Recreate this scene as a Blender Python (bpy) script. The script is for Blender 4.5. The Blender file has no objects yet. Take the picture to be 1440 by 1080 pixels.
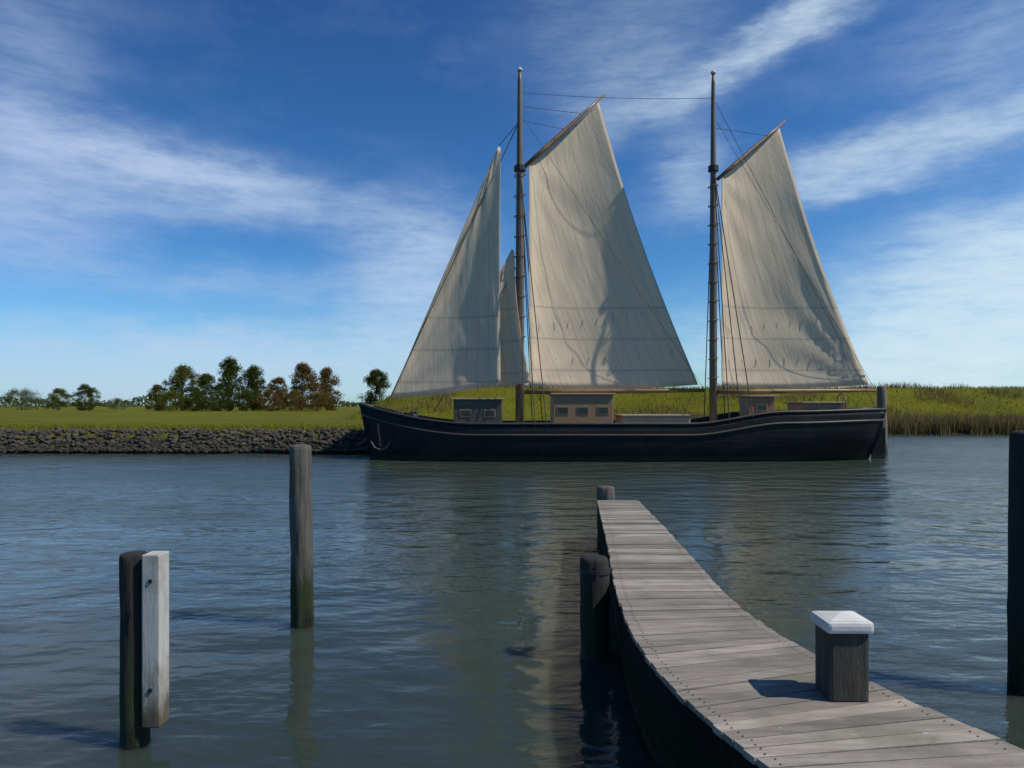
import bpy, bmesh, math, random
from mathutils import Vector, Matrix, noise
R = math.radians
rnd = random.Random(7)
S = bpy.context.scene
C = S.collection
PI = math.pi
EYE = 2.9            # eye above the water, metres
F = 1040.0           # focal length in photograph pixels
HZ = 570.0           # horizon row

def at(px, py, Y):   # photograph pixel -> world point at depth Y
    return Vector(((px-720)/F*Y, Y, EYE+(HZ-py)/F*Y))

# ------------------------------------------------------------------ helpers
def obj(name, bm, mat, parent=None, smooth=False):
    me = bpy.data.meshes.new(name)
    bm.normal_update(); bm.to_mesh(me); bm.free()
    if smooth:
        me.polygons.foreach_set('use_smooth', [True]*len(me.polygons))
    o = bpy.data.objects.new(name, me); C.objects.link(o)
    if mat: me.materials.append(mat)
    if parent: o.parent = parent
    return o
def tag(o, label=None, cat=None, group=None, kind=None):
    if label: o['label'] = label
    if cat: o['category'] = cat
    if group: o['group'] = group
    if kind: o['kind'] = kind
    return o
def empty(name, loc):
    o = bpy.data.objects.new(name, None); C.objects.link(o); o.location = loc
    o.empty_display_size = .3
    return o
def box(bm, c, s, rz=0, bev=0):
    m = Matrix.Translation(c) @ Matrix.Rotation(rz, 4, 'Z') @ Matrix.Diagonal((s[0], s[1], s[2], 1))
    r = bmesh.ops.create_cube(bm, size=1, matrix=m)
    if bev:
        es = list({e for v in r['verts'] for e in v.link_edges})
        bmesh.ops.bevel(bm, geom=es, offset=bev, segments=2, affect='EDGES', profile=.6)
def tube(bm, pts, rad, n=8, cap=True):
    pts = [Vector(p) for p in pts]
    if not hasattr(rad, '__len__'): rad = [rad]*len(pts)
    rings = []
    for i, p in enumerate(pts):
        t = (pts[min(i+1, len(pts)-1)]-pts[max(i-1, 0)]).normalized()
        a = t.cross(Vector((0, 1, .3)))
        if a.length < .05: a = t.cross(Vector((1, 0, 0)))
        a.normalize(); b = t.cross(a)
        rings.append([bm.verts.new(p+(a*math.cos(k*2*PI/n)+b*math.sin(k*2*PI/n))*rad[i]) for k in range(n)])
    for r0, r1 in zip(rings, rings[1:]):
        for k in range(n):
            bm.faces.new((r0[k], r0[(k+1) % n], r1[(k+1) % n], r1[k]))
    if cap:
        bm.faces.new(rings[0][::-1]); bm.faces.new(rings[-1])
    return bm
def lathe(bm, prof, n=20, c=(0, 0), jit=0):
    rings = []
    for (r, z) in prof:
        rings.append([bm.verts.new((c[0]+(r+jit*noise.noise((k*2.1, z*1.7, c[0]*9)))*math.cos(k*2*PI/n),
                                    c[1]+(r+jit*noise.noise((k*2.1, z*1.7, c[1]*9)))*math.sin(k*2*PI/n), z)) for k in range(n)])
    for r0, r1 in zip(rings, rings[1:]):
        for k in range(n):
            bm.faces.new((r0[k], r0[(k+1) % n], r1[(k+1) % n], r1[k]))
    bm.faces.new(rings[0][::-1]); bm.faces.new(rings[-1])
def sst(a, b, x):
    t = max(0, min(1, (x-a)/(b-a))); return t*t*(3-2*t)

# ------------------------------------------------------------------ materials
class NT:
    def __init__(s, tree): s.t = tree; s.t.nodes.clear()
    def n(s, typ, **kw):
        nd = s.t.nodes.new(typ)
        for k, v in kw.items():
            if k.startswith('i_'):
                nd.inputs[int(k[2:])].default_value = v
            else: setattr(nd, k, v)
        return nd
    def l(s, a, b): s.t.links.new(a, b)
    def m(s, op, a, b=None, c=None, clamp=False):
        nd = s.t.nodes.new('ShaderNodeMath'); nd.operation = op; nd.use_clamp = clamp
        for i, v in enumerate((a, b, c)):
            if v is None: continue
            if isinstance(v, (int, float)): nd.inputs[i].default_value = v
            else: s.l(v, nd.inputs[i])
        return nd.outputs[0]
    def mix(s, f, a, b):
        nd = s.t.nodes.new('ShaderNodeMix'); nd.data_type = 'RGBA'
        for i, v in ((0, f), (6, a), (7, b)):
            if isinstance(v, (int, float)): nd.inputs[i].default_value = v
            elif isinstance(v, tuple): nd.inputs[i].default_value = (*v, 1)
            else: s.l(v, nd.inputs[i])
        return nd.outputs[2]
    def noise(s, vec, scale, detail=4, rough=.55, stretch=None):
        if stretch:
            mp = s.n('ShaderNodeMapping'); mp.inputs['Scale'].default_value = stretch
            s.l(vec, mp.inputs[0]); vec = mp.outputs[0]
        nd = s.n('ShaderNodeTexNoise'); nd.inputs['Scale'].default_value = scale
        nd.inputs['Detail'].default_value = detail; nd.inputs['Roughness'].default_value = rough
        s.l(vec, nd.inputs['Vector']); return nd.outputs['Fac']
    def ramp(s, f, lo, hi):
        nd = s.n('ShaderNodeMapRange'); nd.clamp = True
        nd.inputs[1].default_value = lo; nd.inputs[2].default_value = hi
        s.l(f, nd.inputs[0]); return nd.outputs[0]

def mat(name, a, b, scale=3, rough=.8, stretch=None, bump=.3, bdist=.02, island=0, third=None, algae=None, spec=.5, lohi=(.3, .7), world=False, metal=0, specks=False, strakes=0):
    """two tones blended by noise, optional third tone in blotches, optional wet/weed zone near the water"""
    m = bpy.data.materials.new(name); m.use_nodes = True
    g = NT(m.node_tree)
    out = g.n('ShaderNodeOutputMaterial'); p = g.n('ShaderNodeBsdfPrincipled')
    g.l(p.outputs[0], out.inputs[0])
    geo = g.n('ShaderNodeNewGeometry')
    if world: vec = geo.outputs['Position']
    else: vec = g.n('ShaderNodeTexCoord').outputs['Object']
    f = g.noise(vec, scale, 6, .6, stretch)
    col = g.mix(g.ramp(f, *lohi), a, b)
    f2 = g.noise(vec, scale*6, 5, .6, stretch)
    if third: col = g.mix(g.m('MULTIPLY', g.ramp(g.noise(vec, scale*.35, 4, .6), .52, .66), .85), col, third)
    if island:
        v = g.m('MULTIPLY_ADD', geo.outputs['Random Per Island'], 2*island, 1-island)
        hs = g.n('ShaderNodeHueSaturation'); g.l(v, hs.inputs['Value']); g.l(col, hs.inputs['Color']); col = hs.outputs[0]
    if specks:   # bird droppings and lichen
        sk = g.m('MULTIPLY', g.ramp(g.noise(vec, 9, 3, .5), .72, .76), g.ramp(g.noise(vec, .9, 2), .52, .6))
        col = g.mix(g.m('MULTIPLY', sk, .7), col, (.55, .55, .5))
        col = g.mix(g.m('MULTIPLY', g.ramp(g.noise(vec, 2.2, 6, .7), .58, .72), .55), col, (.11, .115, .075))
    rg = g.m('MULTIPLY_ADD', f2, .25, rough-.12)
    if algae:
        sep = g.n('ShaderNodeSeparateXYZ'); g.l(geo.outputs['Position'], sep.inputs[0])
        zz = g.m('MULTIPLY_ADD', g.noise(geo.outputs['Position'], 7, 6, .7, (1, 1, .4)), 1.1, g.m('ADD', sep.outputs[2], -.3))
        k = g.ramp(zz, algae[1]+.5, algae[1]+.05)
        col = g.mix(k, col, algae[0])
        k2 = g.ramp(zz, .46, .28)
        col = g.mix(k2, col, (.012, .014, .008))
        rg = g.m('MULTIPLY_ADD', k2, -.35, rg)
    g.l(col, p.inputs['Base Color']); g.l(rg, p.inputs['Roughness'])
    p.inputs['Specular IOR Level'].default_value = spec
    p.inputs['Metallic'].default_value = metal
    if bump:
        bp = g.n('ShaderNodeBump'); bp.inputs['Strength'].default_value = bump; bp.inputs['Distance'].default_value = bdist
        hgt = g.m('ADD', f, f2)
        if strakes:      # lap edges of the planking and streaks run down from the scuppers
            sz = g.n('ShaderNodeSeparateXYZ'); g.l(vec, sz.inputs[0])
            hgt = g.m('MULTIPLY_ADD', g.m('FRACT', g.m('DIVIDE', sz.outputs[2], strakes)), 2.2, hgt)
            st = g.m('MULTIPLY', g.ramp(g.noise(vec, 3.5, 3, .5, (1, .2, .07)), .60, .72), g.ramp(g.noise(vec, .5, 2), .4, .6))
            c2 = g.mix(g.m('MULTIPLY', st, .8), col, (.045, .030, .020))
            c2 = g.mix(g.m('MULTIPLY', g.ramp(sz.outputs[2], .34, .18), .8), c2, (.030, .034, .020))
            g.l(c2, p.inputs['Base Color'])
        g.l(hgt, bp.inputs['Height']); g.l(bp.outputs[0], p.inputs['Normal'])
    return m

M = {}
M['hull'] = mat('hull_paint', (.004, .0045, .007), (.012, .013, .017), 1.4, .6, (.25, 1, 2.4), bump=.35, bdist=.03, third=(.020, .017, .015), spec=.28, strakes=.27)
M['hull_rail'] = mat('rail_paint', (.03, .03, .028), (.05, .045, .04), 2, .5, bump=.1)
M['boot'] = mat('boot_paint', (.02, .012, .01), (.03, .03, .02), 3, .6)
M['spar'] = mat('varnished_spar', (.16, .085, .035), (.23, .13, .06), 2, .42, (6, 6, .6), .1)
M['mastgrey'] = mat('mast_wood', (.10, .075, .05), (.17, .13, .09), 2, .5, (5, 5, .5), .1)
M['teak'] = mat('deckhouse_wood', (.20, .115, .055), (.31, .19, .10), 3, .5, (1, 5, 5), .15)
M['redwood'] = mat('companion_wood', (.19, .085, .045), (.27, .13, .07), 3, .5, (1, 5, 5), .15)
M['shipdeck'] = mat('ship_deck', (.28, .22, .15), (.36, .29, .21), 4, .75, (.5, 8, 1), .2)
M['rope'] = mat('rope', (.05, .045, .04), (.09, .08, .065), 20, .9)
M['reefline'] = mat('reef_line', (.38, .33, .26), (.5, .45, .36), 20, .9)
M['glass'] = mat('dark_glass', (.01, .012, .014), (.02, .022, .025), 2, .12, bump=0)
M['offwhite'] = mat('grey_white_paint', (.50, .50, .475), (.66, .66, .635), 5, .7, third=(.33, .32, .28), bump=.15)
M['iron'] = mat('black_iron', (.012, .012, .013), (.025, .022, .02), 8, .5, bump=.2)
M['pile'] = mat('tarred_timber', (.012, .012, .011), (.035, .033, .029), 6, .8, (4, 4, .35), .8, .03, algae=((.022, .032, .008), .62))
M['pilegrey'] = mat('weathered_timber', (.080, .074, .062), (.17, .157, .132), 6, .85, (4, 4, .35), .9, .03, algae=((.03, .042, .010), .7))
M['pilebrown'] = mat('brown_timber', (.13, .11, .08), (.22, .19, .14), 4, .85, (4, 4, .35), .7, .03, algae=((.03, .04, .012), .5))
M['plank'] = mat('pale_plank', (.38, .37, .345), (.52, .51, .47), 5, .75, (6, 6, .4), .5, .01, third=(.30, .28, .24), algae=((.10, .085, .055), .48))
M['deck'] = mat('weathered_deck_boards', (.175, .152, .128), (.325, .290, .248), 3, .85, (.7, 5, 1), .9, .009, island=.36, third=(.165, .15, .12), specks=True)
M['beam'] = mat('dark_beam', (.008, .0075, .006), (.018, .016, .012), 4, .9, (.6, 4, 4), .9, .02, spec=.15, algae=((.014, .02, .005), .5))
M['rock'] = mat('basalt', (.040, .033, .026), (.085, .070, .054), 4, .85, bump=.8, bdist=.05, island=.35, algae=((.022, .024, .010), .38))
M['bark'] = mat('bark', (.05, .04, .03), (.10, .085, .065), 3, .9, (4, 4, .5), .8, .05)

def leafmat(name, a, b):
    m = bpy.data.materials.new(name); m.use_nodes = True
    g = NT(m.node_tree); out = g.n('ShaderNodeOutputMaterial')
    geo = g.n('ShaderNodeNewGeometry')
    f = g.noise(geo.outputs['Position'], .35, 3)
    col = g.mix(g.m('MULTIPLY_ADD', geo.outputs['Random Per Island'], .6, g.m('MULTIPLY', f, .5)), a, b)
    d = g.n('ShaderNodeBsdfDiffuse'); t = g.n('ShaderNodeBsdfTranslucent'); mx = g.n('ShaderNodeMixShader'); mx.inputs[0].default_value = .3
    g.l(col, d.inputs[0]); g.l(col, t.inputs[0]); g.l(d.outputs[0], mx.inputs[1]); g.l(t.outputs[0], mx.inputs[2]); g.l(mx.outputs[0], out.inputs[0])
    return m
M['leaf_dark'] = leafmat('dark_leaf', (.032, .044, .008), (.080, .100, .018))
M['leaf_olive'] = leafmat('olive_leaf', (.055, .066, .010), (.13, .14, .024))
M['leaf_russet'] = leafmat('russet_leaf', (.095, .065, .018), (.17, .115, .032))
M['leaf_pale'] = leafmat('pale_leaf', (.07, .09, .04), (.14, .16, .07))
M['reed'] = leafmat('reed', (.13, .105, .045), (.28, .22, .10))
M['grassblade'] = leafmat('grass_blade', (.085, .105, .008), (.25, .235, .026))

def sailmat(name):
    m = bpy.data.materials.new(name); m.use_nodes = True
    g = NT(m.node_tree); out = g.n('ShaderNodeOutputMaterial')
    uv = g.n('ShaderNodeUVMap').outputs[0]
    sep = g.n('ShaderNodeSeparateXYZ'); g.l(uv, sep.inputs[0])
    fx = g.m('FRACT', g.m('DIVIDE', sep.outputs[0], .62))
    seam = g.m('LESS_THAN', fx, .06)
    band = g.m('LESS_THAN', g.m('ABSOLUTE', g.m('SUBTRACT', g.m('FRACT', g.m('DIVIDE', sep.outputs[1], 1.75)), .5)), .035)
    band = g.m('MULTIPLY', band, g.m('LESS_THAN', sep.outputs[1], 5.3))
    n1 = g.noise(uv, .5, 5, .6, (1, .5, 1))
    n2 = g.noise(uv, 1.6, 4, .6, (1, .25, 1))
    col = g.mix(g.ramp(n1, .3, .7), (.80, .67, .50), (.87, .75, .58))
    col = g.mix(g.m('MULTIPLY', g.ramp(n2, .5, .8), .4), col, (.66, .58, .47))
    col = g.mix(g.m('MULTIPLY', g.m('MAXIMUM', seam, band), .45), col, (.50, .43, .34))
    bp = g.n('ShaderNodeBump'); bp.inputs['Strength'].default_value = .5; bp.inputs['Distance'].default_value = .08
    g.l(g.m('ADD', g.m('MULTIPLY', n2, 1.0), g.m('MULTIPLY', seam, .15)), bp.inputs['Height'])
    d = g.n('ShaderNodeBsdfDiffuse'); t = g.n('ShaderNodeBsdfTranslucent'); mx = g.n('ShaderNodeMixShader'); mx.inputs[0].default_value = .37
    for s_ in (d, t): g.l(col, s_.inputs[0]); g.l(bp.outputs[0], s_.inputs['Normal'])
    g.l(d.outputs[0], mx.inputs[1]); g.l(t.outputs[0], mx.inputs[2]); g.l(mx.outputs[0], out.inputs[0])
    return m
M['sail'] = sailmat('canvas')

def groundmat():
    m = bpy.data.materials.new('meadow'); m.use_nodes = True
    g = NT(m.node_tree); out = g.n('ShaderNodeOutputMaterial'); p = g.n('ShaderNodeBsdfPrincipled'); g.l(p.outputs[0], out.inputs[0])
    P = g.n('ShaderNodeNewGeometry').outputs['Position']
    col = g.mix(g.ramp(g.noise(P, .12, 5, .65), .35, .68), (.085, .097, .006), (.148, .144, .010))
    col = g.mix(g.m('MULTIPLY', g.ramp(g.noise(P, .35, 6, .7), .48, .7), .75), col, (.10, .085, .012))
    col = g.mix(g.m('MULTIPLY', g.ramp(g.noise(P, .03, 3, .6), .5, .7), .5), col, (.125, .165, .012))
    sep = g.n('ShaderNodeSeparateXYZ'); g.l(P, sep.inputs[0])
    col = g.mix(g.ramp(sep.outputs[2], 1.0, .75), col, (.045, .040, .030))
    g.l(col, p.inputs['Base Color']); p.inputs['Roughness'].default_value = .95; p.inputs['Specular IOR Level'].default_value = .1
    bp = g.n('ShaderNodeBump'); bp.inputs['Strength'].default_value = 1; bp.inputs['Distance'].default_value = .25
    g.l(g.noise(P, 2.5, 6, .7), bp.inputs['Height']); g.l(bp.outputs[0], p.inputs['Normal'])
    return m
M['ground'] = groundmat()

def watermat():
    m = bpy.data.materials.new('harbour_water'); m.use_nodes = True
    g = NT(m.node_tree); out = g.n('ShaderNodeOutputMaterial'); p = g.n('ShaderNodeBsdfPrincipled'); g.l(p.outputs[0], out.inputs[0])
    P = g.n('ShaderNodeNewGeometry').outputs['Position']
    col = g.mix(g.noise(P, .15, 3), (.026, .041, .032), (.042, .057, .044))
    g.l(col, p.inputs['Base Color'])
    p.inputs['Subsurface Weight'].default_value = 1; p.inputs['Subsurface Radius'].default_value = (.8, 1.2, 1.0); p.inputs['Subsurface Scale'].default_value = 1
    p.inputs['Roughness'].default_value = .12; p.inputs['IOR'].default_value = 1.33
    sp_ = g.n('ShaderNodeSeparateXYZ'); g.l(P, sp_.inputs[0])
    patch = g.m('MULTIPLY_ADD', g.noise(P, .06, 4, .6, (.5, 1.2, 1)), 16, sp_.outputs[1])
    far = g.ramp(patch, 16, 36)                      # open water catches the wind
    gust = g.ramp(g.noise(P, .11, 4, .65, (.45, 1.2, 1)), .38, .62)
    h = g.m('MULTIPLY', g.noise(P, .55, 3, .5, (1, 1.5, 1)), .9)
    h = g.m('ADD', h, g.m('MULTIPLY', g.noise(P, 1.9, 4, .5, (.7, 1.6, 1)), g.m('MULTIPLY_ADD', gust, .30, .12)))
    h = g.m('ADD', h, g.m('MULTIPLY', g.noise(P, 7, 3, .5, (.7, 1.4, 1)), g.m('MULTIPLY_ADD', gust, .07, .012)))
    h = g.m('MULTIPLY', h, g.m('MULTIPLY_ADD', far, 2.4, .8))
    bp = g.n('ShaderNodeBump'); bp.inputs['Strength'].default_value = 1; bp.inputs['Distance'].default_value = .085
    g.l(h, bp.inputs['Height']); g.l(bp.outputs[0], p.inputs['Normal'])
    g.l(g.m('MULTIPLY_ADD', far, .12, g.m('MULTIPLY_ADD', gust, .03, .05)), p.inputs['Roughness'])
    return m
M['water'] = watermat()

# ------------------------------------------------------------------ setting
def shore(x): return 44.9 + 29.2*sst(-4, 14, x) + .35*noise.noise((x*.23, 3, 0)) + .2*noise.noise((x*.9, 5, 0))
def dikew(x): return sst(-4, 12, x)
def height(x, d):
    left = -1.2+1.0*sst(-3, -.2, d) if d < 0 else -.0+1.36*sst(-.4, 1.25, d)+.35*sst(2, 200, d)
    right = -1.2+1.1*sst(-3, 0, d) if d < 0 else .05+.65*sst(0, 5, d)+.5*sst(5, 12, d)
    w = dikew(x)
    z = left*(1-w)+right*w
    Y = d+shore(x)
    z += sst(-22, -12, x)*(3.95*sst(80, 96.5, Y)-3.2*sst(100, 118, Y))
    if d > 2: z += .10*noise.noise((x*.11, d*.15, 1))*min(1, d/10)
    return z
bm = bmesh.new()
xs = [-4000, -2000, -1000, -500, -300, -200, -150, -110]+[-90+i*1.5 for i in range(134)]+[115, 130, 160, 200, 300, 500, 1000, 2000, 4000]
ds = [-3, -1.5, -.6, 0, .4, .8, 1.2, 1.6, 2.2, 3, 4, 5, 6.5, 8, 9.5, 11, 13, 15, 17, 19, 21, 23, 25, 27, 30, 33, 36, 39, 42, 45, 48, 51, 54, 57, 61, 66, 72, 80, 105, 140, 190, 260, 380, 600, 1000, 2000, 5000]
grid = [[bm.verts.new((x, shore(x)+d, height(x, d))) for d in ds] for x in xs]
for i in range(len(xs)-1):
    for j in range(len(ds)-1):
        bm.faces.new((grid[i][j], grid[i+1][j], grid[i+1][j+1], grid[i][j+1]))
tag(obj('ground', bm, M['ground'], smooth=True), 'green meadow and grass dike along the far shore', kind='structure')

bm = bmesh.new()
bm.faces.new([bm.verts.new(v) for v in ((-5000, -600, 0), (5000, -600, 0), (5000, 6000, -0), (-5000, 6000, 0))])
tag(obj('water', bm, M['water']), 'calm grey blue harbour water with ripples', kind='structure')

# stone revetment, left bank
ib = bmesh.new(); bmesh.ops.create_icosphere(ib, subdivisions=1, radius=1); ib.verts.index_update()
ico_v = [v.co.copy() for v in ib.verts]; ico_f = [[v.index for v in f.verts] for f in ib.faces]; ib.free()
bm = bmesh.new()
for i in range(5200):
    x = rnd.uniform(-45, 12); d = rnd.uniform(-.45, 1.35)
    s = rnd.uniform(.08, .21)
    p = Vector((x, shore(x)+d, max(height(x, max(d, 0)), -.05)-.03))
    mt = Matrix.Translation(p) @ Matrix.Rotation(rnd.uniform(0, 6), 4, (rnd.random()-.5, rnd.random()-.5, 1)) @ Matrix.Diagonal((1.5*s, .95*s, .6*s, 1))
    vv = [bm.verts.new(mt @ (c+Vector((rnd.uniform(-1, 1), rnd.uniform(-1, 1), rnd.uniform(-1, 1)))*.16)) for c in ico_v]
    for f in ico_f: bm.faces.new([vv[q] for q in f])
tag(obj('revetment_stones', bm, M['rock']), 'dark stone revetment below the left meadow', kind='stuff')

def blades(name, material, n, place, hmin, hmax, wid, lean, label):
    bm = bmesh.new()
    for i in range(n):
        p = place(); h = rnd.uniform(hmin, hmax); a = rnd.uniform(0, 2*PI)
        u = Vector((math.cos(a), math.sin(a), 0))*wid
        l = Vector((rnd.gauss(0, lean), rnd.gauss(0, lean), 0))*h
        a0, b0 = bm.verts.new(p-u), bm.verts.new(p+u)
        a1, b1 = bm.verts.new(p-u*.7+l*.35+Vector((0, 0, h*.6))), bm.verts.new(p+u*.7+l*.35+Vector((0, 0, h*.6)))
        t = bm.verts.new(p+l+Vector((0, 0, h)))
        bm.faces.new((a0, b0, b1, a1)); bm.faces.new((a1, b1, t))
    return tag(obj(name, bm, material), label, kind='stuff')
def place_reed():
    while True:
        x = rnd.uniform(14, 62); d = rnd.uniform(-.5, 3.2)
        if noise.noise((x*.3, d*.3, 8)) > -.45: break
    return Vector((x, shore(x)+d, max(0, height(x, d))-.05))
blades('reeds', M['reed'], 13000, place_reed, 1.2, 2.15, .035, .12, 'brown reeds along the water below the dike')
def place_grass():
    x = rnd.uniform(-42, 13); d = 1.1+abs(rnd.gauss(0, 3.5))
    return Vector((x, shore(x)+d, height(x, d)-.02))
blades('grass', M['grassblade'], 12000, place_grass, .12, .34, .02, .35, 'long olive green grass on top of the left bank')
def place_dike():
    x = rnd.uniform(-18, 75); Y = rnd.uniform(78, 101); d = Y-shore(x)
    return Vector((x, Y, height(x, d)-.03))
blades('dike_grass', M['grassblade'], 14000, place_dike, .15, .42, .03, .35, 'olive green grass covering the dike slope')

def place_weed():
    while True:
        x = rnd.uniform(-16, 75); Y = rnd.uniform(80, 100); d = Y-shore(x)
        if d > 3 and noise.noise((x*.16, Y*.16, 21)) > .22: break
    return Vector((x, Y, height(x, d)-.03))
blades('dike_weeds', M['reed'], 6000, place_weed, .4, 1.0, .03, .25, 'brownish weed patches on the dike slope')
# ------------------------------------------------------------------ trees
def crown_bm(h, w, base, seed, clumps=80, per=70, leaf=.34, conic=0):
    r = random.Random(seed); bm = bmesh.new()
    for i in range(clumps):
        t = r.random()**.8; z = base+(h-base)*t
        prof = (1-t) if conic else math.sin(PI*(.12+.86*t))**.7
        prof = max(.35 if t < .5 else .12, prof)*(.75+.5*noise.noise((seed, t*5, i*.3)))
        a = r.uniform(0, 2*PI); q = math.sqrt(r.random())
        c = Vector((math.cos(a)*q*w*.5*prof, math.sin(a)*q*w*.5*prof, z))
        cr = r.uniform(.075, .145)*max(h, w*.75)
        for k in range(per):
            d = Vector((r.gauss(0, 1), r.gauss(0, 1), r.gauss(0, .7))); d = d.normalized()*cr*r.random()**.4
            p = c+d; s = leaf*r.uniform(.5, 1.2)
            n = (d.normalized()+Vector((r.gauss(0, .6), r.gauss(0, .6), r.gauss(0, .6)))).normalized()
            a1 = n.orthogonal().normalized(); a1.rotate(Matrix.Rotation(r.uniform(0, 6), 3, n)); b1 = n.cross(a1)
            bm.faces.new([bm.verts.new(p+a1*s*x+b1*s*y) for x, y in ((-.6, 0), (0, -.35), (.6, 0), (0, .35))])
    return bm
def trunk_bm(h, base, seed, rad):
    r = random.Random(seed); bm = bmesh.new()
    top = h*.8
    pts = [Vector((r.gauss(0, .12)*(k > 0), r.gauss(0, .12)*(k > 0), -.3+top*k/5)) for k in range(6)]
    tube(bm, pts, [rad*(1-.15*k) for k in range(6)], 8)
    for i in range(6):
        z = base+(h*.7-base)*i/6; a = r.uniform(0, 6.3); L = h*.2
        p = Vector((0, 0, z))
        tube(bm, [p, p+Vector((math.cos(a)*L*.5, math.sin(a)*L*.5, L*.4)), p+Vector((math.cos(a)*L, math.sin(a)*L, L*.9))], [rad*.45, rad*.3, rad*.1], 6)
    return bm
def tree(name, px, Y, ytop, wpx, material, label, seed, conic=0, base=.06, group='trees on the far meadow', cat='tree', clumps=85):
    x = (px-720)/F*Y
    z0 = height(x, Y-shore(x))
    h = EYE+(HZ-ytop)/F*Y-z0; w = wpx/F*Y*1.22
    t = empty(name, (x, Y, z0)); tag(t, label, cat, group)
    obj('trunk', trunk_bm(h, h*base, seed, .05*h**.9*.6), M['bark'], t, True)
    obj('crown', crown_bm(h, w, h*base, seed, clumps, 130, .024*h+.05, conic), material, t)
    return t
tree('bushy_tree', 30, 190, 549, 60, M['leaf_pale'], 'pale green low bushy tree at the far left end of the meadow', 11, base=.03)
tree('bushy_tree', 82, 185, 548, 38, M['leaf_olive'], 'olive green rounded tree beside the pale one at far left', 12, base=.03)
tree('bushy_tree', 120, 180, 543, 40, M['leaf_dark'], 'small dark green tree standing alone before a gap of sky', 13, base=.03)
tree('low_shrub', 165, 200, 562, 42, M['leaf_pale'], 'low pale shrub in the gap between the left trees', 14, base=.05, cat='shrub', clumps=60)
tree('bushy_tree', 222, 176, 543, 36, M['leaf_olive'], 'olive tree at the left end of the tree belt', 15, base=.03)
tree('bushy_tree', 256, 172, 516, 50, M['leaf_olive'], 'tall olive rounded tree near the left end of the tree belt', 16)
tree('bushy_tree', 290, 182, 528, 38, M['leaf_dark'], 'mid height dark tree left of the tallest dark tree', 17)
tree('slender_tree', 323, 170, 506, 34, M['leaf_dark'], 'tallest darkest narrow tree in the middle of the tree belt', 18, conic=0, base=.08, clumps=75)
tree('bushy_tree', 358, 180, 517, 42, M['leaf_dark'], 'broad dark tree right of the tallest narrow tree', 19, base=.03)
tree('bushy_tree', 392, 186, 533, 38, M['leaf_russet'], 'lower russet brown tree in the right half of the tree belt', 20, base=.03)
tree('bushy_tree', 425, 176, 515, 42, M['leaf_russet'], 'tall russet brown tree in the right half of the tree belt', 21, base=.05)
tree('bushy_tree', 460, 182, 520, 36, M['leaf_russet'], 'russet brown tree at the right end of the tree belt', 22, base=.03)
tree('bushy_tree', 529, 165, 522, 40, M['leaf_dark'], 'dark green tree showing above the bow of the boat', 23, base=.03)
for i, (px, w, ht) in enumerate(((238, 50, 553), (276, 46, 551), (310, 44, 550), (345, 46, 549), (378, 40, 551), (410, 42, 552), (446, 46, 552))):
    tree('hedge_bush', px, 164, ht, w, (M['leaf_olive'], M['leaf_dark'], M['leaf_dark'], M['leaf_dark'], M['leaf_russet'], M['leaf_russet'], M['leaf_russet'])[i],
         ('olive hedge bush under the tall olive tree', 'dark hedge bush between olive and narrow trees', 'dark hedge bush at the foot of the tallest narrow tree', 'dark hedge bush at the foot of the broad dark tree',
          'russet hedge bush under the lower russet tree', 'russet hedge bush under the tall russet tree', 'russet hedge bush at the right end of the belt')[i], 40+i, base=.03, group='hedge below the tree belt', cat='bush', clumps=70)

bm = bmesh.new()
for i in range(9000):
    x = rnd.uniform(-620, 330); Yf = 640+60*noise.noise((x*.004, 2, 0))+rnd.uniform(-12, 12)
    hmax = 4.0+7.5*max(0, .35+noise.noise((x*.012, 7, 0)))+2.5*noise.noise((x*.07, 1, 4))
    z = 1.5+rnd.random()**.7*max(1.5, hmax); sz = rnd.uniform(.6, 1.5)
    a1 = Vector((rnd.gauss(0, 1), rnd.gauss(0, 1), rnd.gauss(0, 1))).normalized(); b1 = a1.orthogonal().normalized()
    bm.faces.new([bm.verts.new(Vector((x, Yf, z))+a1*sz*p+b1*sz*q) for p, q in ((-1, 0), (0, -.7), (1, 0), (0, .7))])
tag(obj('far_wood', bm, leafmat('far_leaf', (.045, .065, .035), (.09, .115, .06))), 'low line of far woodland on the horizon', kind='stuff')

# ------------------------------------------------------------------ the sailing boat
BY = 40.2; k = BY/F                       # centreline depth
BOW = (514-720)*k; STERN = (1226-720)*k; LEN = STERN-BOW
boat = empty('sailing_boat', ((BOW+STERN)/2, BY, 0))
tag(boat, 'black hulled two masted sailing boat with pale gaff sails and two jibs raised', 'sailing boat')
OX = (BOW+STERN)/2
def bobj(name, bm, m, parent=None, smooth=False):
    for v in bm.verts: v.co -= Vector((OX, BY, 0))
    return obj(name, bm, m, parent or boat, smooth)
def halfbeam(s):
    b = 2.5
    f = min(1, (s/.26))**.55 if s < .26 else 1
    f = math.sin(min(1, s/.30)*PI/2)**.62
    a = 1 if s < .72 else math.sqrt(max(0, 1-((s-.72)/.30)**2.4))
    return max(.06, b*f*a)
def sheer(s): return 1.92+1.05*(max(0, 1-s/.22))**1.9+.62*sst(.62, .80, s)+.12*sst(.8, 1, s)
def rake(s, z):   # plumb, slightly raked stem; overhanging counter
    if s < .15: return -.30*(1-s/.15)*(z-1.5)/1.5
    if s > .85: return .38*((s-.85)/.15)*(z-1.6)/1.4
    return 0
NS = 60
bm = bmesh.new(); rows = []
prof = [(-.75, .62), (-.2, .86), (0, .91), (.4, .96), (.9, 1.0), (None, 1.0)]
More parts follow.
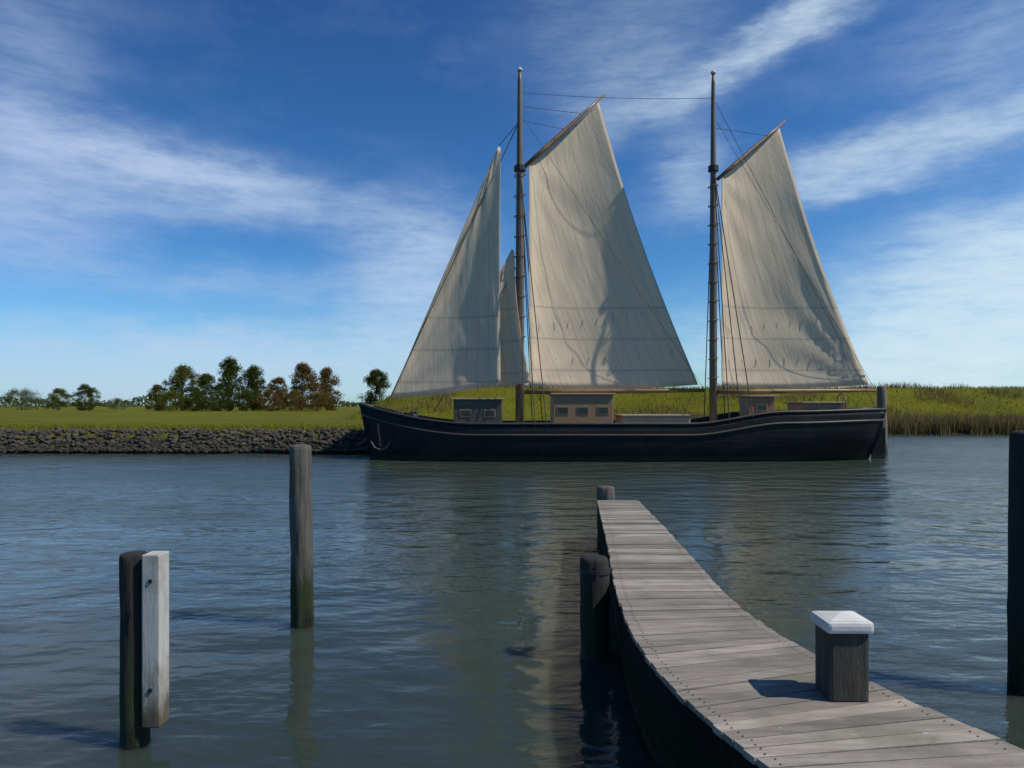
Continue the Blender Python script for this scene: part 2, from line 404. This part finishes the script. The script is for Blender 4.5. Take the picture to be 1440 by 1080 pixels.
for i in range(NS+1):
    s = i/NS; s = s+.0; hb = halfbeam(s); sh = sheer(s)
    ring = []
    lv = [-.75, -.2, 0.02, .4, .85, 1.25, sh-.25, sh]
    wv = [.6, .85, .92, .97, 1, 1.01, 1.0, .985]
    end = sst(.72, 1, s)
    for side in (-1, 1):
        pts = []
        for z, w in zip(lv, wv):
            ww = w*(1-.45*end*max(0, (1-z/1.2))) if z < 1.2 else w
            pts.append(Vector((BOW+LEN*s+rake(s, z), BY+side*hb*ww, z)))
        ring.append(pts)
    rows.append([bm.verts.new(p) for p in ring[0]]+[bm.verts.new(p) for p in ring[1][::-1]])
for a, b in zip(rows, rows[1:]):
    n = len(a)
    for j in range(n-1):
        if j == n//2-1: continue
        bm.faces.new((a[j], b[j], b[j+1], a[j+1]))
    bm.faces.new((a[n-1], b[n-1], b[0], a[0]))
for r_, fl in ((rows[0], 0), (rows[-1], 1)):
    for j in range(len(r_)//2-1):
        q = (r_[j], r_[j+1], r_[-2-j], r_[-1-j])
        bm.faces.new(q if fl else q[::-1])
hull = bobj('hull', bm, M['hull'], smooth=True)
sol = hull.modifiers.new('thick', 'SOLIDIFY'); sol.thickness = .09; sol.offset = -1
# deck
bm = bmesh.new(); prev = None
for i in range(1, NS):
    s = i/NS; z = sheer(s)-.55; hb = halfbeam(s)*.985-.08
    if hb < .05: continue
    c = [bm.verts.new((BOW+LEN*s+rake(s, z), BY+t*hb, z+.06*(1-t*t))) for t in (-1, -.5, 0, .5, 1)]
    if prev:
        for j in range(4): bm.faces.new((prev[j], c[j], c[j+1], prev[j+1]))
    prev = c
bobj('deck', bm, M['shipdeck'], smooth=True)
# cap rail and rubbing strake
def along(side, dz, out):
    return [Vector((BOW+LEN*s+rake(s, sheer(s)+dz), BY+side*(halfbeam(s)+out), sheer(s)+dz)) for s in [i/50 for i in range(51)]]
bm = bmesh.new()
for sd in (-1, 1): tube(bm, along(sd, .03, -.03), .075, 6)
bobj('cap_rail', bm, M['hull_rail'], smooth=True)
for sd in (-1, 1):
    bobj('rubbing_strake', tube(bmesh.new(), along(sd, -.55, .03), .07, 6), M['hull_rail'], smooth=True)
# rudder
bm = bmesh.new(); box(bm, (STERN+.35, BY, .55), (.75, .12, 2.3), bev=.03)
rud = bobj('rudder', bm, M['hull'])
# deckhouse with windows
def house(name, x0, x1, half, z0, z1, m, nwin, door):
    bm = bmesh.new(); box(bm, ((x0+x1)/2, BY, (z0+z1)/2), (x1-x0, half*2, z1-z0), bev=.04)
    h = bobj(name, bm, m)
    bm = bmesh.new(); box(bm, ((x0+x1)/2, BY, z1+.045), (x1-x0+.24, half*2+.24, .085), bev=.03)
    bobj('roof', bm, M['shipdeck'], h)
    for i in range(nwin):
        cx = x0+(x1-x0)*(i+.5)/nwin
        for sd in (-1, 1):
            bm = bmesh.new(); box(bm, (cx, BY+sd*(half+.012), z0+(z1-z0)*.62), (.62, .035, .42), bev=.01)
            f = bobj('window', bm, M['teak'], h)
            bm = bmesh.new(); box(bm, (cx, BY+sd*(half+.032), z0+(z1-z0)*.62), (.5, .012, .3))
            bobj('pane', bm, M['glass'], f)
    if door:
        bm = bmesh.new(); box(bm, (x1+.02, BY, z0+(z1-z0)*.48), (.04, .7, (z1-z0)*.9), bev=.01); bobj('door', bm, M['redwood'], h)
    return h
house('deckhouse', 2.15, 5.3, 1.45, 1.3, 3.45, M['teak'], 3, True)
M['cabin'] = mat('cabin_paint', (.045, .043, .034), (.075, .07, .055), 2, .5, bump=.1)
house('forward_cabin', -3.1, -.55, 1.0, 1.3, 3.2, M['cabin'], 2, False)
house('companionway', 12.6, 14.0, .8, 1.9, 3.35, M['redwood'], 1, True)
house('wheelhouse_coaming', 15.4, 17.4, 1.2, 1.9, 3.0, M['teak'], 2, False)
bm = bmesh.new(); box(bm, (7.6, BY, 1.85), (3.6, 2.6, .9), bev=.05); box(bm, (7.6, BY, 2.36), (3.75, 2.75, .1), bev=.03)
bobj('cargo_hatch', bm, M['shipdeck'])
bm = bmesh.new()
box(bm, (BOW+2.6, BY-.5, 2.1), (.22, .18, .9), bev=.02); box(bm, (BOW+2.6, BY+.5, 2.1), (.22, .18, .9), bev=.02)
tube(bm, [(BOW+2.6, BY-.95, 2.3), (BOW+2.6, BY+.95, 2.3)], .17, 12)
bobj('windlass', bm, M['iron'])
bm = bmesh.new()
for q in range(14):
    pass
ring = [Vector((17.9, BY+.55*math.cos(a*2*PI/20), 3.0+.55*math.sin(a*2*PI/20))) for a in range(21)]
tube(bm, ring, .035, 6, False)
for a in range(8):
    u = Vector((0, math.cos(a*PI/4), math.sin(a*PI/4)))
    tube(bm, [Vector((17.9, BY, 3.0)), Vector((17.9, BY, 3.0))+u*.7], .022, 5)
box(bm, (18.05, BY, 2.45), (.2, .2, 1.2), bev=.02)
bobj('steering_wheel', bm, M['spar'])
bm = bmesh.new()   # anchor at the bow, near side
tube(bm, [at(531, 596, BY-1.9), at(535, 628, BY-1.9)], .05, 6)
tube(bm, [at(521, 620, BY-1.9), at(527, 630, BY-1.9), at(535, 633, BY-1.9), at(543, 630, BY-1.9), at(549, 620, BY-1.9)], [.03, .06, .07, .06, .03], 6)
bobj('anchor', bm, M['iron'])

def mast(x, ztop, rad):
    bm = bmesh.new()
    lathe(bm, [(rad, .9), (rad, 6), (rad*.92, 12), (rad*.72, 16.5), (rad*.5, ztop-.5), (rad*.32, ztop)], 14, (x, BY))
    o = bobj('mast', bm, M['mastgrey'], smooth=True)
    bm = bmesh.new(); lathe(bm, [(.02, ztop-.02), (.13, ztop), (.15, ztop+.08), (.08, ztop+.18), (.01, ztop+.2)], 12, (x, BY)); bobj('truck', bm, M['offwhite'], o, True)
    bm = bmesh.new(); lathe(bm, [(rad*.8, 15.6), (rad*1.35, 15.62), (rad*1.35, 15.9), (rad*.8, 15.92)], 12, (x, BY)); bobj('mast_band', bm, M['iron'], o)
    return o
XM, XZ = (731-720)*k, (1003-720)*k
mast(XM, EYE+(HZ-100)*k, .24); mast(XZ, EYE+(HZ-104)*k, .21)

def sail(name, luff0, luff1, leech1, leech0, camber, skew=1.0, nu=28, nv=40, roach=.0, flut=.05, seed=1, reef=False):
    """luff0 tack, luff1 throat/head, leech1 peak, leech0 clew; belly pushed away from the camera"""
    bm = bmesh.new(); uvl = bm.loops.layers.uv.new('UVMap')
    g = []; uvc = {}; pos = {}
    for j in range(nv+1):
        t = j/nv; row = []
        a = luff0.lerp(luff1, t); b = leech0.lerp(leech1, t)
        ch = (b-a).length
        for i in range(nu+1):
            u = i/nu; uu = u**skew
            p = a.lerp(b, u)
            bel = 4*uu*(1-uu)*camber*ch*(.35+.65*math.sin(PI*min(1, .12+t*.8))**.6)
            p.y += bel
            p.y += flut*math.sin(t*nv*.8+seed)*(1-u)**6*.6
            p.y += .12*noise.noise((u*2.6+seed, t*5, seed))*math.sin(PI*u)*math.sin(PI*t)
            for cu, cv_, am in ((1, 0, .07), (0, 1, .06), (0, 0, .05)):       # tension folds running out of the corners
                du_, dv_ = abs(u-cu)+1e-4, abs(t-cv_)+1e-4
                rr = math.hypot(du_, dv_); an = math.atan2(dv_, du_)
                p.y += am*math.sin(an*15+seed*2+rr*2)*max(0, 1-rr/.75)*min(1, rr*6)
            p.z -= .18*math.sin(PI*u)*(1-t)**4*(ch/9)
            p.x -= roach*math.sin(PI*t)*u**3
            v = bm.verts.new(p); row.append(v); pos[(j, i)] = p.copy(); uvc[v] = ((1-u)*ch*1.0, p.z-luff0.z)
        g.append(row)
    for j in range(nv):
        for i in range(nu):
            try: f = bm.faces.new((g[j][i], g[j][i+1], g[j+1][i+1], g[j+1][i]))
            except ValueError: continue
            for lp in f.loops: lp[uvl].uv = uvc[lp.vert]
    o = bobj(name, bm, M['sail'], smooth=True)
    if reef:
        bmr = bmesh.new(); tube(bmr, [(0, 0, 0), (.012, -.02, -.2), (-.01, -.03, -.42)], .013, 5); first = None
        for lv in (.14, .28):
            j = int(lv*nv)
            for i in range(2, nu-1, 3):
                c = g[j][i].co if False else pos[(j, i)]
                if first is None: first = obj('reef_point', bmr, M['reefline'], o); q = first
                else: q = first.copy(); C.objects.link(q); q.parent = o
                q.location = c+Vector((-OX, -BY-.02, 0)); q.rotation_euler = (0, rnd.uniform(-.25, .25), 0)
    md = o.modifiers.new('cloth', 'SOLIDIFY'); md.thickness = .02; md.offset = 0
    return o
def spar(name, a, b, r0, r1):
    m_ = a.lerp(b, .5)
    return bobj(name, tube(bmesh.new(), [a, a.lerp(b, .25), m_, a.lerp(b, .75), b], [r0, r0*1.15, r0*1.1, (r0+r1)/2, r1], 10), M['spar'], smooth=True)
# main
bt = .7
T0 = at(744, 542, BY-.1); T1 = at(744, 226, BY); PK = at(842, 144, BY+1.6); CL = at(982, 541, BY+bt)
sail('mainsail', T0, T1, PK, CL, .15, .66, seed=2, roach=.35, reef=True)
spar('gaff', at(738, 234, BY-.05), at(850, 133, BY+1.75), .11, .07)
spar('boom', at(738, 551, BY-.1), at(990, 549, BY+bt), .13, .10)
# mizzen
T0z = at(1015, 542, BY-.1); T1z = at(1015, 244, BY); PKz = at(1096, 180, BY+1.4); CLz = at(1222, 541, BY+.7)
sail('mizzen_sail', T0z, T1z, PKz, CLz, .14, .66, seed=5, roach=.3, reef=True)
spar('gaff', at(1009, 252, BY-.05), at(1104, 170, BY+1.5), .10, .06)
spar('boom', at(1009, 551, BY-.1), at(1232, 549, BY+.75), .12, .09)
# headsails
HJ = at(701, 205, BY); TJ = at(549, 560, BY)
sail('jib', TJ, HJ, HJ+Vector((.12, 0, -.15)), at(704, 540, BY-1.2), .10, .7, seed=8, roach=.05)
HS = at(720, 350, BY); TS = at(618, 548, BY)
sail('staysail', TS, HS, HS+Vector((.12, 0, -.15)), at(746, 538, BY-1.0), .09, .7, seed=9, roach=.2)
# mast hoops holding the luffs
for x, rad, z1 in ((XM, .30, 15.4), (XZ, .27, 14.8)):
    hm = bmesh.new(); tube(hm, [Vector((rad*math.cos(a*PI/8), rad*math.sin(a*PI/8), .05*math.cos(a*PI/8))) for a in range(17)], .025, 6, False); first = None
    for i in range(11):
        if first is None: first = obj('mast_hoop', hm, M['spar'], boat, True); q = first
        else: q = first.copy(); C.objects.link(q); q.parent = boat
        q.location = (x-OX, 0, 4.4+(z1-4.4)*i/10)
# standing rigging
def line(name, a, b, r=.016, sag=0):
    n = 6 if sag else 1
    pts = [a.lerp(b, i/n)-Vector((0, 0, sag*4*(i/n)*(1-i/n))) for i in range(n+1)]
    bobj(name, tube(bmesh.new(), pts, r, 5), M['rope'])
topm = Vector((XM, BY, 19.9)); topz = Vector((XZ, BY, 19.6))
line('forestay', at(700, 200, BY)+Vector((1.05, 0, .9)), at(541, 575, BY), .028)
line('jib_halyard', at(701, 206, BY), at(729, 172, BY), .022)
line('inner_forestay', Vector((XM-.1, BY, 10.6)), TS+Vector((-.3, 0, -1.2)), .024)
line('triatic_stay', topm, topz, .014, .15)
for x, z in ((XM, 15.7), (XZ, 15.7)):
    for sd in (-1, 1):
        for dx in (.15, .75, 1.35):
            s = (x+dx-BOW)/LEN
            line('shroud', Vector((x, BY+sd*.1, z)), Vector((x+dx, BY+sd*halfbeam(s), sheer(s)-.1)), .028)
line('backstay', topz, Vector((STERN-.2, BY-1.0, 2.6)), .014)
line('peak_halyard', at(735, 150, BY), at(820, 160, BY+1.3), .014)
line('peak_halyard', at(735, 170, BY), at(795, 182, BY+.9), .014)
line('peak_halyard', at(1005, 180, BY), at(1080, 191, BY+1.0), .014)
line('mainsheet', at(975, 551, BY+bt), Vector((9.2, BY+.2, 2.0)), .018)
line('mizzen_sheet', at(1215, 551, BY+.65), Vector((18.6, BY+.2, 2.3)), .018)
line('topping_lift', Vector((XM+.2, BY, 18.5)), at(990, 547, BY+bt), .011)
line('topping_lift', Vector((XZ+.2, BY, 18.3)), at(1230, 547, BY+.75), .011)

# ------------------------------------------------------------------ jetty
DK = .9
Lp = [(1.80, 15.6), (1.40, 10.9), (1.14, 8.1), (1.06, 6.6), (1.10, 5.6), (1.24, 4.75), (1.42, 4.1), (1.80, 3.0), (2.5, 1.4), (3.6, -.8)]
Rp = [(2.66, 15.6), (2.44, 10.9), (2.28, 8.1), (2.30, 6.8), (2.42, 6.0), (2.64, 5.2), (2.98, 4.3), (3.60, 3.0), (4.4, 1.4), (5.6, -.8)]
jetty = empty('jetty', (1.7, 8, 0))
tag(jetty, 'weathered grey plank jetty with black side beams curving in from the lower right', 'jetty')
def jobj(name, bm, m, smooth=False, parent=None):
    for v in bm.verts: v.co -= Vector((1.7, 8, 0))
    return obj(name, bm, m, parent or jetty, smooth)
def poly_at(P, t):
    i = min(int(t), len(P)-2); f = t-i
    def cr(a, b, c, d, f): return .5*((2*b)+(-a+c)*f+(2*a-5*b+4*c-d)*f*f+(-a+3*b-3*c+d)*f**3)
    g = lambda j: P[max(0, min(len(P)-1, j))]
    return Vector((cr(g(i-1)[0], g(i)[0], g(i+1)[0], g(i+2)[0], f), cr(g(i-1)[1], g(i)[1], g(i+1)[1], g(i+2)[1], f), 0))
# stations evenly spaced by arc length of the centre line
dense = [i/60 for i in range(60*(len(Lp)-1)+1)]
cum = [0]
cen = [(poly_at(Lp, t)+poly_at(Rp, t))/2 for t in dense]
for a, b in zip(cen, cen[1:]): cum.append(cum[-1]+(b-a).length)
def t_of(s):
    import bisect
    j = max(1, min(len(cum)-1, bisect.bisect_left(cum, s)))
    return dense[j-1]+(dense[j]-dense[j-1])*(s-cum[j-1])/max(1e-6, cum[j]-cum[j-1])
bm = bmesh.new(); s = 0; W = .142; GAP = .009
while s+W < cum[-1]:
    t0, t1 = t_of(s+GAP), t_of(s+W)
    l0, l1, r0, r1 = poly_at(Lp, t0), poly_at(Lp, t1), poly_at(Rp, t0), poly_at(Rp, t1)
    ex = (l0-r0).normalized()*rnd.uniform(-.008, .014); l0, l1 = l0+ex, l1+ex
    ex = (r0-l0).normalized()*rnd.uniform(-.008, .014); r0, r1 = r0+ex, r1+ex
    dz = rnd.uniform(-.004, .004); tw = rnd.uniform(-.003, .003)
    top = [bm.verts.new((p.x, p.y, DK+dz+q)) for p, q in ((l0, tw), (r0, -tw), (r1, -tw), (l1, tw))]
    bot = [bm.verts.new((p.x, p.y, DK-.042)) for p in (l0, r0, r1, l1)]
    bm.faces.new(top[::-1]); bm.faces.new(bot)
    fs = []
    for i in range(4): bm.faces.new((top[i], top[(i+1) % 4], bot[(i+1) % 4], bot[i]))
    for p, q in ((l0.lerp(l1, .5), r0.lerp(r1, .5)), (r0.lerp(r1, .5), l0.lerp(l1, .5))):
        dd = (q-p).normalized(); n_ = Vector((-dd.y, dd.x, 0))
        for sg in (-.03, .03):
            c = p+dd*rnd.uniform(.085, .1)+n_*(sg+rnd.uniform(-.006, .006))
            ring = [bm.verts.new((c.x+.0075*math.cos(a*PI/4), c.y+.0075*math.sin(a*PI/4), DK+dz+.005)) for a in range(8)]
            bm.faces.new(ring).material_index = 1
    s += W
bmesh.ops.recalc_face_normals(bm, faces=bm.faces)
db = jobj('deck_boards', bm, M['deck']); db.data.materials.append(M['iron'])
def strip(P, inset, z0, z1, th):
    bm = bmesh.new(); prev = None
    O = Rp if P is Lp else Lp
    for i in range(0, len(dense), 6):
        p = poly_at(P, dense[i]); q = poly_at(O, dense[i]); d = (q-p).normalized()
        a, b = p+d*inset, p+d*(inset+th)
        c = [bm.verts.new((a.x, a.y, z0)), bm.verts.new((a.x, a.y, z1)), bm.verts.new((b.x, b.y, z1)), bm.verts.new((b.x, b.y, z0))]
        if prev:
            for j in range(4): bm.faces.new((prev[j], prev[(j+1) % 4], c[(j+1) % 4], c[j]))
        else: bm.faces.new(c)
        prev = c
    bm.faces.new(prev[::-1]); bmesh.ops.recalc_face_normals(bm, faces=bm.faces)
    return bm
for P in (Lp, Rp):
    jobj('side_beam', strip(P, .03, DK-.30, DK-.045, .10), M['beam'])
    jobj('skirt_plank', strip(P, .06, DK-.56, DK-.315, .05), M['beam'])
    jobj('skirt_plank', strip(P, .06, DK-.83, DK-.575, .05), M['beam'])
for sd, P in ((0, Lp), (1, Rp)):
    O = Rp if P is Lp else Lp
    for sv in (.25, 2.6, 5.0, 7.4, 9.6, 11.4, 13.2, 15.2):
        t = t_of(sv); p = poly_at(P, t); q = poly_at(O, t); c = p+(q-p).normalized()*.22
        bm = bmesh.new(); lathe(bm, [(.09, -1.2), (.095, DK-.06)], 14, (c.x, c.y), .01); jobj('support_pile', bm, M['pile'], True)

# ------------------------------------------------------------------ piles and bollards
def pile(name, x, y, ztop, rad, m, label, group=None, cat='mooring pile', lean=None, flat=False):
    t = empty(name, (x, y, 0)); tag(t, label, cat, group); lean = lean or (rnd.uniform(-.012, .012), rnd.uniform(-.015, .015))
    bm = bmesh.new()
    zs = [-1.5+(ztop-.05+1.5)*i/14 for i in range(15)]
    lathe(bm, [(rad*(1.04-.07*i/14), z) for i, z in enumerate(zs)]+[(rad*.93, ztop-.015), (rad*.84, ztop), (rad*.4, ztop+.012)], 32, (0, 0), rad*.14)
    for v in bm.verts: v.co.x += lean[0]*v.co.z; v.co.y += lean[1]*v.co.z
    obj('shaft', bm, m, t, True)
    return t
# left pile with the pale board
lp = pile('mooring_pile', -3.235, 6.35, 1.63, .118, M['pile'], 'short black pile with a pale grey board on its right side, lower left', 'mooring piles in the water')
bm = bmesh.new(); box(bm, (.19, -.03, .91), (.15, .19, 1.46), bev=.012); obj('fender_board', bm, M['plank'], lp)
for z in (.5, 1.42):
    bm = bmesh.new(); tube(bm, [(.19, -.1, z), (.19, -.134, z)], .019, 8); obj('bolt', bm, M['iron'], lp)
pile('mooring_pile', (425-720)/F*9.75, 9.75, EYE-(626-HZ)/F*9.75, .145, M['pilegrey'], 'tall slim grey brown pile standing alone in the water left of the boat', 'mooring piles in the water')
p3 = pile('mooring_pile', .955, 8.5, EYE-(783-HZ)/F*8.5, .165, M['pile'], 'black pile with green weed close against the left edge of the jetty', 'mooring piles in the water')
bm = bmesh.new(); lathe(bm, [(.158, .98), (.178, .985), (.178, 1.03), (.158, 1.035)], 24); obj('iron_band', bm, M['iron'], p3)
pile('mooring_pile', 5.24, 7.5, EYE-(607-HZ)/F*7.5, .18, M['pile'], 'tall black pile cut by the right edge of the picture', 'mooring piles in the water')
pile('mooring_pile', 2.02, 15.85, EYE-(684-HZ)/F*15.85, .19, M['pilegrey'], 'dark pile at the far end of the jetty', 'mooring piles in the water')
pile('mooring_pile', (1241-720)/F*44.5, 44.5, EYE+(HZ-543)/F*44.5, .27, M['pilebrown'], 'brown pile standing just behind the stern of the boat', 'mooring piles in the water')
# bollard on the jetty
b = empty('bollard', (2.28, 5.12, DK)); tag(b, 'square dark bollard with a white cap standing on the jetty', 'bollard')
bm = bmesh.new(); box(bm, (0, 0, .225), (.265, .265, .48), bev=.022)
obj('post', bm, mat('bollard_timber', (.030, .027, .022), (.075, .068, .056), 5, .85, (4, 4, .35), .9, .03), b)
bm = bmesh.new(); box(bm, (0, 0, .50), (.315, .315, .08), bev=.025)
r4 = [bm.verts.new((sx*.13, sy*.13, .5415)) for sx, sy in ((-1, -1), (1, -1), (1, 1), (-1, 1))]; ap = bm.verts.new((0, 0, .572))
for i in range(4): bm.faces.new((r4[i], r4[(i+1) % 4], ap))
obj('cap', bm, M['offwhite'], b)

# ------------------------------------------------------------------ sky, sun
SUN_AZ, SUN_EL = 106, 51          # degrees right of the view axis, above the horizon
W_ = bpy.data.worlds.new('World'); S.world = W_; W_.use_nodes = True
g = NT(W_.node_tree)
out = g.n('ShaderNodeOutputWorld'); bg = g.n('ShaderNodeBackground'); g.l(bg.outputs[0], out.inputs[0])
sky = g.n('ShaderNodeTexSky'); sky.sky_type = 'NISHITA'; sky.sun_disc = False
sky.sun_elevation = R(SUN_EL); sky.sun_rotation = R(SUN_AZ)
sky.air_density = 1.0; sky.dust_density = .25; sky.ozone_density = 3.0
tc = g.n('ShaderNodeTexCoord').outputs['Generated']
sp = g.n('ShaderNodeSeparateXYZ'); g.l(tc, sp.inputs[0])
az = g.m('MULTIPLY', g.m('ARCTAN2', sp.outputs[0], sp.outputs[1]), 180/PI)
el = g.m('MULTIPLY', g.m('ARCSINE', sp.outputs[2]), 180/PI)
cv = g.n('ShaderNodeCombineXYZ'); g.l(az, cv.inputs[0]); g.l(el, cv.inputs[1])
w1 = g.m('SUBTRACT', g.noise(cv.outputs[0], .12, 5, .6, (1, 2.2, 1)), .5)
w2 = g.m('SUBTRACT', g.noise(cv.outputs[0], .17, 5, .6, (1, 2.2, 7)), .5)
azw = g.m('MULTIPLY_ADD', w1, 9, az); elw = g.m('MULTIPLY_ADD', w2, 3.6, el)
CL_ = [  # photo px centre, radii, tilt (deg, + rises to the right), amount
 (30, 70, 85, 100, 0, .26), (150, 218, 260, 30, -6, .95), (330, 255, 150, 22, -6, .30), (30, 300, 110, 60, 0, .58), (230, 288, 260, 22, 0, .26),
 (590, 370, 75, 75, 10, .66), (320, 400, 260, 24, 0, .25), (150, 490, 330, 36, 0, .5), (150, 545, 400, 30, 0, .8), (420, 505, 260, 42, 0, .55), (560, 470, 90, 60, 0, .45),
 (1060, 75, 190, 22, 22, .60), (1150, 10, 70, 22, 30, .3), (880, 50, 130, 75, 0, .17), (880, 135, 80, 45, 10, .22), (975, 235, 45, 50, 0, .36),
 (1300, 200, 250, 26, 9, .66), (1400, 60, 120, 60, 0, .22), (1420, 460, 260, 100, 12, 1.4), (1230, 515, 160, 40, 0, .75), (960, 500, 110, 60, 0, .3),
 (1400, 350, 110, 45, 15, .55), (1180, 262, 130, 16, 4, .3)]
tot = None
for (px, py, rx, ry, tl, am) in CL_:
    a0 = math.atan((px-720)/F); e0 = math.degrees(math.atan((HZ-py)/F*math.cos(a0))); a0 = math.degrees(a0)
    sc = .055*math.cos(math.radians(a0)); rx, ry = rx*sc, ry*.053
    c, s_ = math.cos(R(tl)), math.sin(R(tl))
    da = g.m('SUBTRACT', azw, a0); de = g.m('SUBTRACT', elw, e0)
    u = g.m('MULTIPLY_ADD', de, s_/rx, g.m('MULTIPLY', da, c/rx))
    v = g.m('MULTIPLY_ADD', de, c/ry, g.m('MULTIPLY', da, -s_/ry))
    q = g.m('MULTIPLY_ADD', u, u, g.m('MULTIPLY', v, v))
    e = g.m('MULTIPLY', g.m('EXPONENT', g.m('MULTIPLY', q, -1)), am)
    tot = e if tot is None else g.m('ADD', tot, e)
fine = g.noise(cv.outputs[0], .26, 9, .62, (1, 4.2, 1))
fine2 = g.noise(cv.outputs[0], .8, 8, .65, (1, 4.5, 3))
tex = g.m('MULTIPLY_ADD', g.ramp(fine, .32, .68), .75, g.m('MULTIPLY_ADD', g.ramp(fine2, .3, .7), .40, .45))
# thin cirrus elsewhere in the sky
wisp = g.m('MULTIPLY', g.ramp(g.noise(cv.outputs[0], .06, 7, .6, (1, 2.4, 2)), .52, .78), .25)
dens = g.m('ADD', g.m('MULTIPLY', tot, tex), g.m('MULTIPLY', wisp, .35))
dens = g.m('SUBTRACT', 1, g.m('EXPONENT', g.m('MULTIPLY', dens, -1.25)), clamp=True)
up = g.ramp(sp.outputs[2], -.02, .01); dens = g.m('MULTIPLY', dens, up)
SKY = .09
hs = g.n('ShaderNodeGamma'); hs.inputs[1].default_value = 1.4
g.l(g.mix(1.0, (0, 0, 0), sky.outputs[0]), hs.inputs[0])
mu = g.n('ShaderNodeVectorMath'); mu.operation = 'MULTIPLY'; g.l(hs.outputs[0], mu.inputs[0])
q_ = SKY**.4*1.18
mu.inputs[1].default_value = (.56*q_, 1.02*q_, 1.31*q_)
hs = mu
ccol = g.mix(g.ramp(az, -35, 38), (.45/SKY, .56/SKY, .77/SKY), (.62/SKY, .77/SKY, .85/SKY))
g.l(g.mix(dens, hs.outputs[0], ccol), bg.inputs[0]); bg.inputs[1].default_value = SKY

sun = bpy.data.lights.new('sun', 'SUN'); sun.energy = 3.9; sun.angle = R(.53); sun.color = (1, .92, .78)
so = bpy.data.objects.new('sun', sun); C.objects.link(so)
d = Vector((math.sin(R(SUN_AZ))*math.cos(R(SUN_EL)), math.cos(R(SUN_AZ))*math.cos(R(SUN_EL)), math.sin(R(SUN_EL))))
so.rotation_euler = d.to_track_quat('Z', 'Y').to_euler(); so.location = d*60

cam = bpy.data.cameras.new('camera'); co = bpy.data.objects.new('camera', cam); C.objects.link(co)
co.location = (0, 0, EYE); co.rotation_euler = (R(90), 0, 0)
cam.sensor_width = 36; cam.lens = F/1440*36; cam.shift_y = (HZ-540)/1440; cam.clip_end = 12000; cam.clip_start = .05
S.camera = co
S.view_settings.view_transform = 'Standard'; S.view_settings.look = 'None'; S.view_settings.exposure = .10; S.view_settings.gamma = 1
